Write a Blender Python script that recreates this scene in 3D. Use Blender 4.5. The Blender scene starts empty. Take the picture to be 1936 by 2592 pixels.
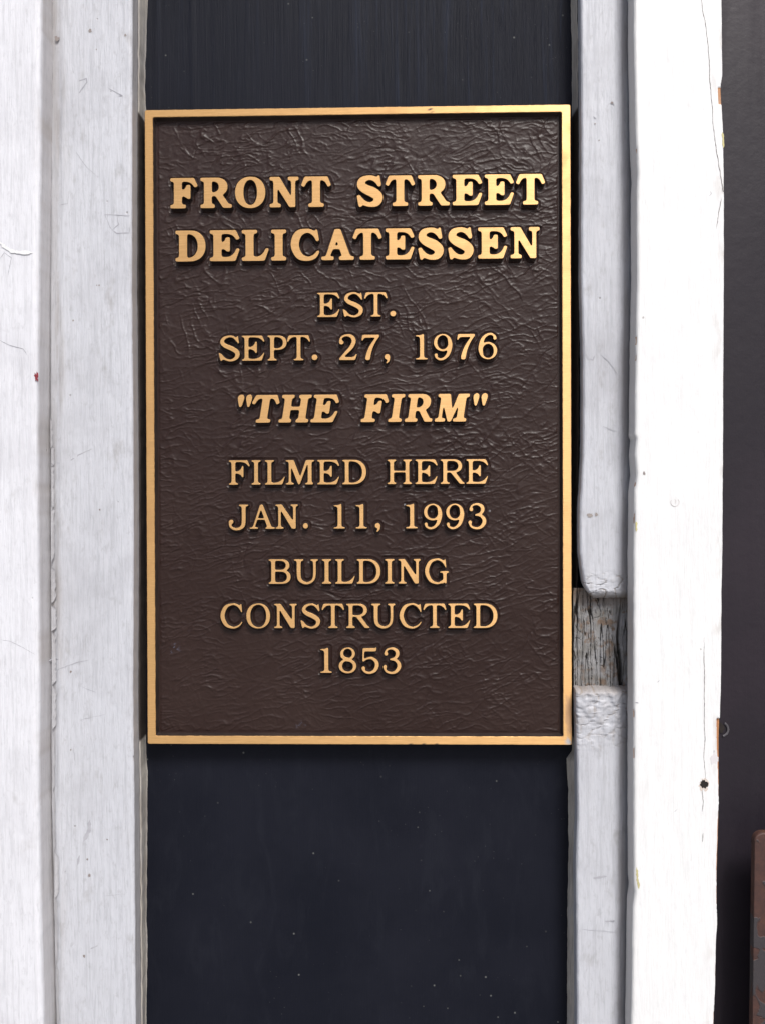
import bpy, math, random
import numpy as np
from mathutils import Vector, Matrix
from mathutils.geometry import tessellate_polygon

scene = bpy.context.scene
COL = scene.collection
HZ = 1.5                                           # height of the plaque's centre above the pavement

# ------------------------------------------------------------------ camera
FPX = 2198.0
CAM_ROT = (math.radians(89.726247), math.radians(.196555), math.radians(1.241069))
CAM_POS = (.0311906, -.6229948, HZ - .0585267)
cd = bpy.data.cameras.new('camera'); cam = bpy.data.objects.new('camera', cd); COL.objects.link(cam)
cam.location = CAM_POS; cam.rotation_euler = CAM_ROT
cd.sensor_fit = 'VERTICAL'; cd.sensor_height = 4.54; cd.lens = FPX/2592*4.54
cd.clip_start = .01; cd.clip_end = 500
cd.dof.use_dof = True; cd.dof.focus_distance = .626; cd.dof.aperture_fstop = 2.8
scene.camera = cam

# ------------------------------------------------------------------ light: bright open shade, soft sun from the upper right
EL, AZ = math.radians(48), math.radians(159)       # azimuth clockwise from +Y
world = bpy.data.worlds.new('World'); scene.world = world; world.use_nodes = True
wn = world.node_tree; wn.nodes.clear()
wo = wn.nodes.new('ShaderNodeOutputWorld'); wb = wn.nodes.new('ShaderNodeBackground'); ws = wn.nodes.new('ShaderNodeTexSky')
ws.sky_type = 'NISHITA'; ws.sun_disc = False; ws.sun_elevation = EL; ws.sun_rotation = AZ
ws.air_density = .7; ws.dust_density = 3.5; ws.ozone_density = 1.0
wb.inputs['Strength'].default_value = .06
wn.links.new(ws.outputs[0], wb.inputs['Color']); wn.links.new(wb.outputs[0], wo.inputs['Surface'])
sd = bpy.data.lights.new('sun', 'SUN'); so = bpy.data.objects.new('sun', sd); COL.objects.link(so)
sd.energy = 1.5; sd.angle = math.radians(17); sd.color = (1, .985, .96)
sv = Vector((math.cos(EL)*math.sin(AZ), math.cos(EL)*math.cos(AZ), math.sin(EL)))
so.rotation_euler = (-sv).to_track_quat('-Z', 'Y').to_euler(); so.location = sv*5 + Vector((0, 0, HZ))
scene.view_settings.view_transform = 'Standard'; scene.view_settings.look = 'None'
scene.view_settings.exposure = EXPO = 1.16; scene.view_settings.gamma = 1
scene.view_settings.use_curve_mapping = False

# ------------------------------------------------------------------ helpers
_R = (Matrix.Rotation(CAM_ROT[2], 3, 'Z') @ Matrix.Rotation(CAM_ROT[1], 3, 'Y') @ Matrix.Rotation(CAM_ROT[0], 3, 'X'))
def at(px, py, y):
    """where the sight line through a photo pixel meets the vertical plane at depth y -> (x, z)"""
    d = _R @ Vector((px - 968, 1296 - py, -FPX))
    t = (y - CAM_POS[1])/d.y
    return CAM_POS[0] + d.x*t, CAM_POS[2] + d.z*t
def rail(samples, y):
    """x as a function of height for an edge at depth y, from (py, px) readings"""
    w = [at(px, py, y) for py, px in samples]
    w.sort(key=lambda p: p[1])
    xs = np.array([p[0] for p in w]); zs = np.array([p[1] for p in w])
    return lambda z: np.interp(z, zs, xs)
def sstep(a, b, x):
    t = np.clip((x - a)/(b - a), 0, 1); return t*t*(3 - 2*t)
def gnoise(x, y, seed=0):
    """2-D gradient noise, about -1..1"""
    rs = np.random.RandomState(seed); ang = rs.rand(256, 256)*2*np.pi
    gx, gy = np.cos(ang), np.sin(ang)
    xi = np.floor(x).astype(int); yi = np.floor(y).astype(int); fx = x - xi; fy = y - yi
    u = fx**3*(fx*(fx*6-15)+10); v = fy**3*(fy*(fy*6-15)+10)
    def g(i, j): a, b = (xi+i) & 255, (yi+j) & 255; return gx[a, b]*(fx-i) + gy[a, b]*(fy-j)
    return 1.5*((g(0,0)*(1-u) + g(1,0)*u)*(1-v) + (g(0,1)*(1-u) + g(1,1)*u)*v)
def fbm(x, y, seed=0, o=4):
    s = 0; a = 1; t = 0
    for k in range(o): s = s + a*gnoise(x*2**k, y*2**k, seed+k*7); t += a; a *= .5
    return s/t
def tag(o, label=None, cat=None, kind=None, group=None):
    if label: o['label'] = label
    if cat: o['category'] = cat
    if kind: o['kind'] = kind
    if group: o['group'] = group
    return o
def empty(name, loc=(0, 0, 0)):
    o = bpy.data.objects.new(name, None); COL.objects.link(o); o.location = loc; o.empty_display_size = .02
    return o
def link(name, me, parent=None):
    o = bpy.data.objects.new(name, me); COL.objects.link(o)
    if parent:
        o.parent = parent; o.matrix_parent_inverse = Matrix.Translation(-parent.location)
        if parent.parent: o.matrix_parent_inverse = Matrix.Identity(4)
    return o
def grid_mesh(name, X, Y, Z, mat, attrs=None, flip=False, wrap=False):
    ny, nx = X.shape; co = np.stack([X, Y, Z], -1).reshape(-1, 3).astype(np.float32)
    ii = np.arange(nx-1); jj = np.arange(ny-1)
    a = (jj[:, None]*nx + ii).ravel()
    q = np.stack([a, a+1, a+1+nx, a+nx], 1)
    if flip: q = q[:, ::-1]
    me = bpy.data.meshes.new(name); me.vertices.add(len(co)); me.vertices.foreach_set('co', co.ravel())
    n = len(q); me.loops.add(4*n); me.loops.foreach_set('vertex_index', np.ascontiguousarray(q).ravel().astype(np.int32))
    me.polygons.add(n); me.polygons.foreach_set('loop_start', np.arange(0, 4*n, 4, dtype=np.int32))
    me.polygons.foreach_set('use_smooth', np.ones(n, bool))
    me.update(calc_edges=True); me.validate()
    for k, v in (attrs or {}).items():
        at_ = me.attributes.new(k, 'FLOAT', 'POINT'); at_.data.foreach_set('value', v.astype(np.float32).ravel())
    me.materials.append(mat)
    return me
def py_mesh(name, V, F, mats, fm=None, smooth=None):
    me = bpy.data.meshes.new(name); me.from_pydata(V, [], F)
    for m in mats: me.materials.append(m)
    if fm: me.polygons.foreach_set('material_index', fm)
    if smooth: me.polygons.foreach_set('use_smooth', smooth)
    me.update(); return me

# ------------------------------------------------------------------ materials
class NT:
    def __init__(s, name):
        s.m = bpy.data.materials.new(name); s.m.use_nodes = True; s.t = s.m.node_tree; s.t.nodes.clear()
        s.out = s.n('ShaderNodeOutputMaterial'); s.b = s.n('ShaderNodeBsdfPrincipled'); s.l(s.b.outputs[0], s.out.inputs['Surface'])
        s.co = s.n('ShaderNodeTexCoord').outputs['Object']
    def n(s, t): return s.t.nodes.new(t)
    def l(s, a, b): s.t.links.new(a, b)
    def setv(s, sock, v):
        if hasattr(v, 'is_linked') or hasattr(v, 'links'): s.l(v, sock)
        elif isinstance(v, tuple) and len(v) == 3 and sock.type == 'RGBA': sock.default_value = (*v, 1)
        else: sock.default_value = v
    def map(s, scale=(1, 1, 1), loc=(0, 0, 0), rot=(0, 0, 0), src=None):
        m = s.n('ShaderNodeMapping'); s.l(src or s.co, m.inputs[0]); m.inputs['Scale'].default_value = scale
        m.inputs['Location'].default_value = loc; m.inputs['Rotation'].default_value = rot; return m.outputs[0]
    def noise(s, sc_, detail=3, rough=.55, dist=0, **k):
        v = s.map(**k); n = s.n('ShaderNodeTexNoise'); s.l(v, n.inputs['Vector'])
        n.inputs['Scale'].default_value = sc_; n.inputs['Detail'].default_value = detail
        n.inputs['Roughness'].default_value = rough; n.inputs['Distortion'].default_value = dist; return n.outputs[0]
    def vor(s, sc_, feature='F1', rnd=1, **k):
        v = s.map(**k); n = s.n('ShaderNodeTexVoronoi'); n.feature = feature; s.l(v, n.inputs['Vector'])
        n.inputs['Scale'].default_value = sc_; n.inputs['Randomness'].default_value = rnd; return n
    def ramp(s, v, a, b, lo=0., hi=1., smooth=True):
        r = s.n('ShaderNodeMapRange'); s.setv(r.inputs[0], v)
        if smooth: r.interpolation_type = 'SMOOTHSTEP'
        r.inputs[1].default_value = a; r.inputs[2].default_value = b; r.inputs[3].default_value = lo; r.inputs[4].default_value = hi
        return r.outputs[0]
    def math(s, op, a, b=0.):
        m = s.n('ShaderNodeMath'); m.operation = op; s.setv(m.inputs[0], a); s.setv(m.inputs[1], b); return m.outputs[0]
    def mix(s, f, a, b, mode='MIX'):
        m = s.n('ShaderNodeMix'); m.data_type = 'RGBA'; m.blend_type = mode
        s.setv(m.inputs[0], f); s.setv(m.inputs[6], a); s.setv(m.inputs[7], b); return m.outputs[2]
    def attr(s, name):
        a = s.n('ShaderNodeAttribute'); a.attribute_name = name; return a.outputs['Fac']
    def xyz(s):
        a = s.n('ShaderNodeSeparateXYZ'); s.l(s.co, a.inputs[0]); return a.outputs
    def bump(s, h, strength=1., dist=.0005, prev=None):
        b = s.n('ShaderNodeBump'); s.setv(b.inputs['Height'], h); b.inputs['Strength'].default_value = strength
        b.inputs['Distance'].default_value = dist
        if prev: s.l(prev, b.inputs['Normal'])
        s.l(b.outputs[0], s.b.inputs['Normal']); return b.outputs[0]
    def base(s, c, rough=.5, metal=0.):
        s.setv(s.b.inputs['Base Color'], c); s.setv(s.b.inputs['Roughness'], rough); s.setv(s.b.inputs['Metallic'], metal)

def white_paint(name, tone, dirt, grain=.5, blue=0., warm=(.50, .43, .36), streak=.3, rough=.55, tint=(.975, .970, 1.0)):
    m = NT(name)
    g1 = m.noise(1., 4, .65, .3, scale=(430, 430, 22)); g2 = m.noise(1., 3, .6, scale=(1300, 1300, 90))
    bl = m.noise(14., 5, .6, dist=.4); bl2 = m.noise(60., 4, .65, scale=(1, 1, .5)); mt = m.noise(320., 4, .7, .4, scale=(1, 1, .45))
    c0 = tuple(tone*x*y for x, y in zip(tint, (1, 1, 1.0 + blue))); c1 = tuple(tone*.62*x*y for x, y in zip(tint, (1, 1, 1.0 + blue)))
    c = m.mix(m.math('MULTIPLY', m.ramp(g1, .46, .70), streak*2.), c0, c1)
    c = m.mix(m.math('MULTIPLY', m.ramp(g2, .50, .70), streak*1.8), c, c1)
    c = m.mix(m.math('MULTIPLY', m.ramp(bl, .46, .72), dirt), c, tuple(tone*.62*x for x in (.93, .93, 1.)))
    c = m.mix(m.math('MULTIPLY', m.ramp(bl2, .58, .78), dirt*.9), c, tuple(tone*.62*x for x in warm))
    sp = m.vor(95., scale=(1, 1, .8)); sp2 = m.noise(37., 2)          # small knocks and specks
    spm = m.math('MULTIPLY', m.ramp(sp.outputs['Distance'], .035, .09, 1, 0), m.ramp(sp2, .56, .62))
    c = m.mix(m.math('MULTIPLY', m.ramp(mt, .52, .72), min(.6, dirt + .05)), c, tuple(tone*.66*x for x in (.95, .95, 1.)))
    th = m.noise(1., 4, .6, .8, scale=(70, 70, 16))                      # thick and thin coats
    c = m.mix(m.math('MULTIPLY', m.ramp(th, .5, .68), streak*.9), c, tuple(tone*.72*x for x in (.95, .95, 1.)))
    c = m.mix(m.math('MULTIPLY', spm, .5), c, (.20, .17, .15))
    sc = m.noise(1., 2, .5, 1.2, scale=(900, 900, 60), rot=(0, math.radians(38), 0))   # slanting scratches
    scm = m.math('MULTIPLY', m.ramp(sc, .70, .78), m.ramp(m.noise(20., 2, loc=(3, 1, 7)), .52, .62))
    c = m.mix(m.math('MULTIPLY', scm, .45), c, (.30, .29, .31))
    bk = m.attr('blacked'); gr = m.attr('grime_shade'); c = m.mix(gr, c, tuple(tone*x for x in (.43, .36, .30)))  # grime tint, which also paints shade on the boards' side faces
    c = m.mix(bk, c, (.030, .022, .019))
    w = m.attr('wear'); wc = m.mix(m.ramp(m.noise(1., 3, .6, scale=(500, 500, 18)), .35, .68), (.46, .21, .08), (.30, .14, .07))
    wc = m.mix(m.ramp(bl, .5, .6), wc, (.40, .24, .15))
    c = m.mix(m.ramp(w, .45, .55), c, wc)
    m.base(c, m.ramp(g1, .3, .7, rough-.06, rough+.12))
    h = m.math('ADD', m.math('MULTIPLY', g1, .6), m.math('MULTIPLY', g2, .45))
    h = m.math('SUBTRACT', h, m.math('MULTIPLY', spm, .8)); h = m.math('ADD', h, m.math('MULTIPLY', th, 1.6))
    h = m.math('SUBTRACT', h, m.math('MULTIPLY', w, .6))
    n1 = m.bump(h, grain, .0007); m.bump(m.noise(160., 5, .6), .35, .0005, n1)
    return m.m

M = {}
M['white_left'] = white_paint('white_paint_left', .70, .32, .55, streak=.17, tint=(.945, .952, 1.0))
M['white_mid'] = white_paint('white_paint_weathered', .555, .46, .60, blue=.0, streak=.20, tint=(.915, .935, 1.0))
M['white_right'] = white_paint('white_paint_clean', .745, .08, .5, streak=.06, tint=(.985, .99, .985))
M['beige'] = white_paint('old_caulk', .50, .4, .5, streak=.5, warm=(.6, .52, .4), tint=(1., .93, .82))

def dark_board():
    m = NT('black_board_paint')
    g1 = m.noise(1., 5, .7, .5, scale=(210, 210, 6)); g2 = m.noise(1., 4, .65, .3, scale=(800, 800, 30))
    x, y, z = m.xyz()
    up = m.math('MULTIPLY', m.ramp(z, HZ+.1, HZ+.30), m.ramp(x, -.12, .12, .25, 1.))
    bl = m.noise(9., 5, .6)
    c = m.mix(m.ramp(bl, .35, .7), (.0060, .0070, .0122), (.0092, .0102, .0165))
    c = m.mix(m.math('MULTIPLY', m.ramp(g1, .5, .75), m.math('MULTIPLY', up, 1.)), c, (.0165, .022, .040))  # bluish highlight on the upper grain ridges, painted into the colour
    v = m.vor(85., rnd=1); sz = m.noise(21., 2, loc=(2, 5, 1))
    sp = m.math('MULTIPLY', m.ramp(v.outputs['Distance'], .03, .085, 1, 0), m.ramp(sz, .47, .56))
    v2 = m.vor(230., rnd=1, loc=(.1, .2, .3)); sp = m.math('MAXIMUM', sp, m.math('MULTIPLY', m.math('MULTIPLY', m.ramp(v2.outputs['Distance'], .04, .10, 1, 0), m.ramp(m.noise(33., 2), .54, .62)), .45))
    hz = m.noise(1., 5, .65, 1., scale=(55, 55, 20), loc=(1, 0, 2)); c = m.mix(m.math('MULTIPLY', m.ramp(hz, .5, .72), .28), c, (.016, .0178, .025))
    c = m.mix(m.math('MULTIPLY', sp, .27), c, (.36, .37, .34))
    sm = m.noise(34., 5, .7, 1.5, scale=(1., 1, .8), loc=(.3, 0, .1))
    c = m.mix(m.math('MULTIPLY', m.ramp(sm, .66, .86), .22), c, (.06, .065, .085))
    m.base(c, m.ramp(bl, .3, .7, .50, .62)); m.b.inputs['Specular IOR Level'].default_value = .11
    h = m.math('ADD', m.math('MULTIPLY', g1, m.math('ADD', up, .12)), m.math('MULTIPLY', g2, m.math('MULTIPLY', m.math('ADD', up, .25), .5)))
    n1 = m.bump(h, .8, .0010); m.bump(m.noise(900., 3), .12, .0003, n1)
    return m.m
M['board'] = dark_board()

def leather_paint():
    m = NT('brown_texture_paint')
    bl = m.noise(11., 4, .6); f = m.noise(1500., 3, .6)
    c = m.mix(m.ramp(bl, .35, .7), (.0215, .0102, .0082), (.0275, .0145, .0118))
    v = m.vor(46., rnd=1, loc=(.4, .1, .9)); sp = m.math('MULTIPLY', m.ramp(v.outputs['Distance'], .025, .055, 1, 0), m.ramp(m.noise(17., 2, loc=(7, 5, 1)), .60, .66))
    c = m.mix(m.math('MULTIPLY', sp, .8), c, (.5, .5, .52))
    sm = m.math('MULTIPLY', m.ramp(m.noise(70., 4, .7, .5), .60, .72), m.attr('smear'))
    c = m.mix(sm, c, (.22, .25, .36))
    m.base(c, m.ramp(f, .3, .7, .35, .47)); m.b.inputs['Specular IOR Level'].default_value = .27
    n1 = m.bump(m.noise(300., 4, .6), .22, .0005); m.bump(f, .25, .00018, n1)
    return m.m
M['leather'] = leather_paint()

def bronze():
    m = NT('brushed_bronze')
    br = m.noise(1., 4, .7, scale=(60, 60, 2600)); br2 = m.noise(1., 3, .6, scale=(18, 18, 900)); pit = m.noise(1400., 3, .6); bl = m.noise(38., 4, .65, .3)
    c = m.mix(m.ramp(br, .3, .7), (.71, .425, .175), (.54, .315, .118))
    c = m.mix(m.math('MULTIPLY', m.ramp(bl, .50, .75), .5), c, (.50, .29, .12))
    c = m.mix(m.math('MULTIPLY', m.ramp(pit, .66, .76), .5), c, (.30, .17, .07))
    w = m.attr('stain'); c = m.mix(w, c, (.33, .20, .12))
    p = m.attr('chip'); c = m.mix(p, c, (.012, .012, .014))
    g = m.attr('grey'); c = m.mix(g, c, (.42, .40, .39))
    mt = m.math('MULTIPLY', m.math('SUBTRACT', 1., m.math('MAXIMUM', p, g)), .50)
    m.base(c, m.ramp(bl, .3, .7, .37, .54), mt)
    m.b.inputs['Anisotropic'].default_value = .82
    tg = m.n('ShaderNodeCombineXYZ'); tg.inputs[2].default_value = 1.; m.l(tg.outputs[0], m.b.inputs['Tangent'])
    m.bump(m.math('ADD', m.math('MULTIPLY', br, .7), m.math('MULTIPLY', pit, .6)), .35, .00022)
    return m.m
M['bronze'] = bronze()

def plain(name, a, b, scale=40., rough=.6, bumps=.3, bscale=200., spec=.5, metal=0.):
    m = NT(name); c = m.mix(m.ramp(m.noise(scale, 5, .65, .3), .38, .66), a, b); m.base(c, rough, metal)
    m.b.inputs['Specular IOR Level'].default_value = spec
    m.bump(m.noise(bscale, 4, .6), bumps, .0005); return m.m
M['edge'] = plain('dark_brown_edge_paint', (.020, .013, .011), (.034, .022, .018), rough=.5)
M['crack'] = plain('crack_shadow_wood', (.05, .04, .035), (.12, .09, .08), rough=.9)
M['pencil'] = plain('graphite_mark', (.30, .30, .33), (.40, .40, .43), rough=.8)
M['yellow'] = plain('old_yellow_paint', (.52, .47, .20), (.40, .36, .24))
M['orange_wood'] = plain('bare_orange_wood', (.55, .25, .08), (.36, .16, .08), 60)
# ------------------------------------------------------------------ cast lettering: signed-distance glyphs
GS = 64.0                                     # grid samples per cap height
PAD = .34
def smp(path):
    """list of (x,y) or (x,y,'q') control points -> polygon"""
    out = []; n = len(path); i = 0
    while i < n:
        p = path[i]
        if len(p) == 3:
            a = out[-1]; c = p; b = path[(i + 1) % n]
            for t in (.14, .28, .42, .56, .7, .85):
                out.append(((1-t)**2*a[0] + 2*t*(1-t)*c[0] + t*t*b[0], (1-t)**2*a[1] + 2*t*(1-t)*c[1] + t*t*b[1]))
        else:
            out.append((p[0], p[1]))
        i += 1
    return out
class Field:
    def __init__(s, w):
        nx = int((w + 2*PAD)*GS) + 1; ny = int((1 + 2*PAD)*GS) + 1
        s.x0 = -PAD; s.y0 = -PAD
        s.X, s.Y = np.meshgrid(s.x0 + np.arange(nx)/GS, s.y0 + np.arange(ny)/GS)
        s.d = np.full(s.X.shape, 9.)
    def poly(s, path):
        P = np.array(smp(path)); d = np.full(s.X.shape, 1e9); sg = np.ones(s.X.shape)
        n = len(P)
        for i in range(n):
            a = P[i]; b = P[i-1]
            ex, ey = b - a; wx = s.X - a[0]; wy = s.Y - a[1]
            L = ex*ex + ey*ey + 1e-12
            t = np.clip((wx*ex + wy*ey)/L, 0, 1)
            d = np.minimum(d, (wx - ex*t)**2 + (wy - ey*t)**2)
            c1 = s.Y >= a[1]; c2 = s.Y < b[1]; c3 = ex*wy > ey*wx
            fl = (c1 & c2 & c3) | (~c1 & ~c2 & ~c3)
            sg = np.where(fl, -sg, sg)
        return sg*np.sqrt(d)
    def rect(s, a, b, c, e): return s.poly([(a, b), (c, b), (c, e), (a, e)])
    def ell(s, cx, cy, rx, ry, p=2.15):
        pts = []
        for k in range(56):
            t = 2*math.pi*k/56; c, n = math.cos(t), math.sin(t)
            pts.append((cx + rx*math.copysign(abs(c)**(2/p), c), cy + ry*math.copysign(abs(n)**(2/p), n)))
        return s.poly(pts)
    def ball(s, cx, cy, r): return np.hypot(s.X - cx, s.Y - cy) - r
    def stroke(s, pts, sub=7):
        P = np.array(pts, float); n = len(P); Q = []
        for i in range(n - 1):
            p0 = P[max(i-1, 0)]; p1 = P[i]; p2 = P[i+1]; p3 = P[min(i+2, n-1)]
            for k in range(sub):
                t = k/sub
                Q.append(.5*((2*p1) + (p2-p0)*t + (2*p0-5*p1+4*p2-p3)*t*t + (-p0+3*p1-3*p2+p3)*t**3))
        Q.append(P[-1]); d = np.full(s.X.shape, 9.)
        for a, b in zip(Q[:-1], Q[1:]):
            ex, ey = b[0]-a[0], b[1]-a[1]; wx = s.X-a[0]; wy = s.Y-a[1]
            t = np.clip((wx*ex + wy*ey)/(ex*ex + ey*ey + 1e-12), 0, 1)
            d = np.minimum(d, np.hypot(wx-ex*t, wy-ey*t) - (a[2]*(1-t) + b[2]*t))
        return d
    def add(s, d, k=.0):
        if k > 0:
            h = np.maximum(k - np.abs(s.d - d), 0)/k
            s.d = np.minimum(s.d, d) - h*h*k*.25
        else: s.d = np.minimum(s.d, d)
    def cut(s, d): s.d = np.maximum(s.d, -d)

def glyph(ch, b):
    """b = 0 regular, 1 bold.  Returns Field in cap-height units"""
    L = lambda r, o: o if b else r
    st = L(.155, .262); th = L(.07, .125); sf = L(.062, .125); sl = L(.115, .115); K = L(.10, .07)
    W = dict(F=(.845,.89), R=(.98,1.03), O=(.96,.99), N=(.91,.95), T=(.92,.965), S=(.82,.84), E=(.89,.95), D=(.97,.97),
             L=(.81,.86), I=(.385,.49), C=(.88,.915), A=(1.04,1.05), H=(.99,1.06), M=(1.16,1.105), P=(.765,.8), B=(.89,.9),
             U=(.97,1.), G=(.975,1.), J=(.8,.8)).get(ch, (.74, .74))[b]
    f = Field(W); a = f.add
    def stem(x0, x1, bot=(sl, sl), top=(sl, sl), y0=0., y1=1.):
        a(f.rect(x0, y0, x1, y1))
        if bot: a(f.rect(x0-bot[0], y0, x1+bot[1], y0+sf), K)
        if top: a(f.rect(x0-top[0], y1-sf, x1+top[1], y1), K)
    def arm_top():
        a(f.poly(L([(.2,1),(W-.10,1),(W,.755),(W-.055,.725),(W-.15,.925,'q'),(W-.40,.925),(.2,.925)],
                   [(.2,1),(W-.13,1),(W,.72),(W-.12,.665),(W-.2,.87,'q'),(W-.42,.87),(.2,.87)])), .04)
    def arm_bot():
        a(f.poly(L([(.2,0),(W-.12,0),(W,.35),(W-.048,.34),(W-.17,.085,'q'),(W-.43,.08),(.2,.08)],
                   [(.2,0),(W-.14,0),(W,.40),(W-.115,.42),(W-.2,.15,'q'),(W-.42,.14),(.2,.14)])), .04)
    def arm_mid(x):
        a(f.poly(L([(.2,.535),(x-.09,.535,'q'),(x-.07,.77),(x,.77),(x,.29),(x-.07,.30),(x-.09,.465,'q'),(.2,.465)],
                   [(.2,.57),(x-.15,.57,'q'),(x-.14,.77),(x,.77),(x,.30),(x-.12,.31),(x-.15,.41,'q'),(.2,.41)])), .04)
    s0, s1 = sl, sl + st
    def bowl(x1, y0, y1, t, tt, xi=None):
        """right-hand bowl between y0 and y1"""
        def arc(xa, xb, ya, yb):
            m = (ya+yb)/2; r = min(xb-xa, (yb-ya)*.62); xc = xb - r; pts = [(xa, yb)]
            for k in range(17):
                q = math.pi/2 - math.pi*k/16; c, n = math.cos(q), math.sin(q)
                pts.append((xc + r*abs(c)**(2/2.2), m + (yb-ya)/2*math.copysign(abs(n)**(2/2.2), n)))
            return pts + [(xa, ya)]
        d = f.poly(arc((s0+s1)/2, x1, y0, y1)); i = f.poly(arc(s1, x1-t, y0+tt, y1-tt))
        return np.maximum(d, -i)
    if ch == 'F': stem(s0, s1, top=(sl, 0), bot=(sl, L(.12,.13))); arm_top(); arm_mid(W-L(.255,.24))
    elif ch == 'E': stem(s0, s1, top=(sl, 0), bot=(sl, 0)); arm_top(); arm_bot(); arm_mid(W-L(.30,.31))
    elif ch == 'L': stem(s0, s1, bot=(sl, 0)); arm_bot()
    elif ch == 'I': stem(s0, s1)
    elif ch == 'T':
        c = W/2; stem(c-st/2, c+st/2, top=None, bot=(L(.13,.12),)*2)
        h = L([(W-.075,1),(W,.745),(W-.055,.715),(W-.13,.92,'q'),(c+st/2+.05,.93),(c,.93)],
              [(W-.12,1),(W,.70),(W-.12,.64),(W-.19,.87,'q'),(c+st/2+.02,.87),(c,.87)])
        a(f.poly([(c, 1)] + h), .05); a(f.poly([(c, 1)] + [(W-p[0],) + tuple(p[1:]) for p in h]), .05)
    elif ch == 'H':
        stem(s0, s1, top=(sl, L(.1,.08)), bot=(sl, L(.1,.08))); stem(W-s1, W-s0, top=(L(.1,.08), sl), bot=(L(.1,.08), sl))
        a(f.rect(s1-.02, .5-th/2+.01, W-s1+.02, .5+th/2+.01), .03)
    elif ch == 'N':
        tn = L(.11, .14); x0 = L(.12, .125); xr = L(.815, .84)
        stem(x0, x0+tn, top=(x0, 0), bot=(x0, L(.12,.11)))
        a(f.rect(xr-tn, 0, xr, 1)); a(f.rect(xr-tn-.11, 1-sf, W, 1), K)
        a(f.poly(L([(.08,1),(.27,1),(.815,.17),(.815,0),(.66,0),(.2,.80)], [(.10,1),(.33,1),(.84,.12),(.84,0),(.645,0),(.2,.72)])), .01)
    elif ch == 'M':
        if b:
            a(f.rect(.11,0,.24,.95)); a(f.rect(0,0,.37,sf), K); a(f.rect(.75,0,1.0,1)); a(f.rect(.63,0,1.105,sf), K)
            a(f.rect(0,1-sf,.3,1), K); a(f.rect(.8,1-sf,1.105,1), K)
            a(f.poly([(.05,1),(.435,1),(.56,.45),(.70,1),(1.0,1),(1.0,.7),(.76,.60),(.57,0),(.45,0),(.22,.62),(.1,.95)]))
        else:
            a(f.rect(.133,0,.23,.95)); a(f.rect(0,0,.355,sf), K); a(f.rect(.885,0,1.045,1)); a(f.rect(.77,0,1.10,sf), K)
            a(f.rect(0,1-sf,.25,1), K); a(f.rect(.9,1-sf,1.16,1), K)
            a(f.poly([(.1,1),(.34,1),(.585,.33),(.81,1),(1.0,1),(.885,.86),(.57,0),(.51,0),(.21,.76)]))
    elif ch == 'A':
        if b:
            a(f.poly([(.43,1),(.62,1),(.98,0),(.70,0),(.47,.70),(.50,.60),(.225,0),(.10,0)]))
            a(f.rect(.25,.35,.75,.475), .02); a(f.rect(0,0,.41,sf), .05); a(f.rect(.56,0,1.05,sf), .05)
        else:
            a(f.poly([(.435,1),(.545,1),(.925,0),(.745,0),(.46,.82),(.475,.80),(.20,0),(.115,0)]))
            a(f.rect(.26,.37,.76,.435), .02); a(f.rect(0,0,.37,sf), .07); a(f.rect(.63,0,1.04,sf), .07)
    elif ch == 'R':
        stem(s0, s1, top=(sl, 0), bot=(sl, L(.12,.1)))
        a(bowl(L(.865,.89), L(.46,.39), 1, L(.155,.29), L(.072,.125)), .02)
        a(f.poly(L([(.40,.50),(.60,.49),(.90,.075),(.98,.05),(.98,0),(.77,0),(.41,.46)],
                   [(.38,.45),(.72,.44),(.93,.135),(1.03,.12),(1.03,0),(.74,0),(.47,.42)])), .02)
    elif ch == 'P':
        stem(s0, s1, top=(sl, 0), bot=(sl, .12)); a(bowl(W, .42, 1, .15, .07), .02)
    elif ch == 'B':
        stem(s0, s1, top=(sl, 0), bot=(sl, 0)); a(bowl(.84, .50, 1, .15, .07), .02); a(bowl(.89, 0, .565, .155, .07), .02)
    elif ch == 'D':
        stem(s0, s1, top=(sl, 0), bot=(sl, 0))
        def arc(x0, x1, y0, y1, pw=2.2):
            pts = [(x0, y1)]; xc = x1 - L(.52, .5) + (0 if x1 == W else L(.10,.17))
            xc = min(xc, x1-.05)
            for k in range(21):
                q = math.pi/2 - math.pi*k/20; c, n = math.cos(q), math.sin(q)
                pts.append((xc + (x1-xc)*abs(c)**(2/pw), .5 + (y1-y0)/2*math.copysign(abs(n)**(2/pw), n)))
            return pts + [(x0, y0)]
        d = f.poly(arc(.2, W, 0, 1)); i = f.poly(arc(s1, W-L(.17,.26), L(.07,.12), 1-L(.07,.12)))
        a(np.maximum(d, -i), .02)
    elif ch == 'O':
        a(f.ell(W/2, .5, W/2, .518)); f.cut(f.ell(W/2, .5, W/2-L(.165,.28), .518-L(.062,.11)))
    elif ch in 'CG':
        if b:
            a(f.stroke([(.86,.27,.05),(.74,.12,.07),(.52,.055,.075),(.27,.16,.115),(.135,.5,.132),(.24,.84,.12),(.5,.95,.07),(.68,.90,.07),(.78,.80,.06)]))
            a(f.poly([(.62,1.0),(.76,.94),(.78,1.0),(.84,1.0),(.905,.62),(.80,.60),(.74,.80,'q'),(.58,.87)]))
        else:
            a(f.stroke([(.85,.26,.024),(.76,.13,.032),(.62,.045,.04),(.46,.02,.042),(.22,.15,.072),(.085,.5,.084),(.21,.86,.072),(.45,.98,.04),(.60,.965,.042),(.72,.89,.045),(.79,.78,.035)]))
            a(f.poly([(.66,.97),(.76,.93),(.785,1.0),(.825,1.0),(.86,.64),(.815,.63),(.78,.80,'q'),(.64,.92)]))
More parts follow.
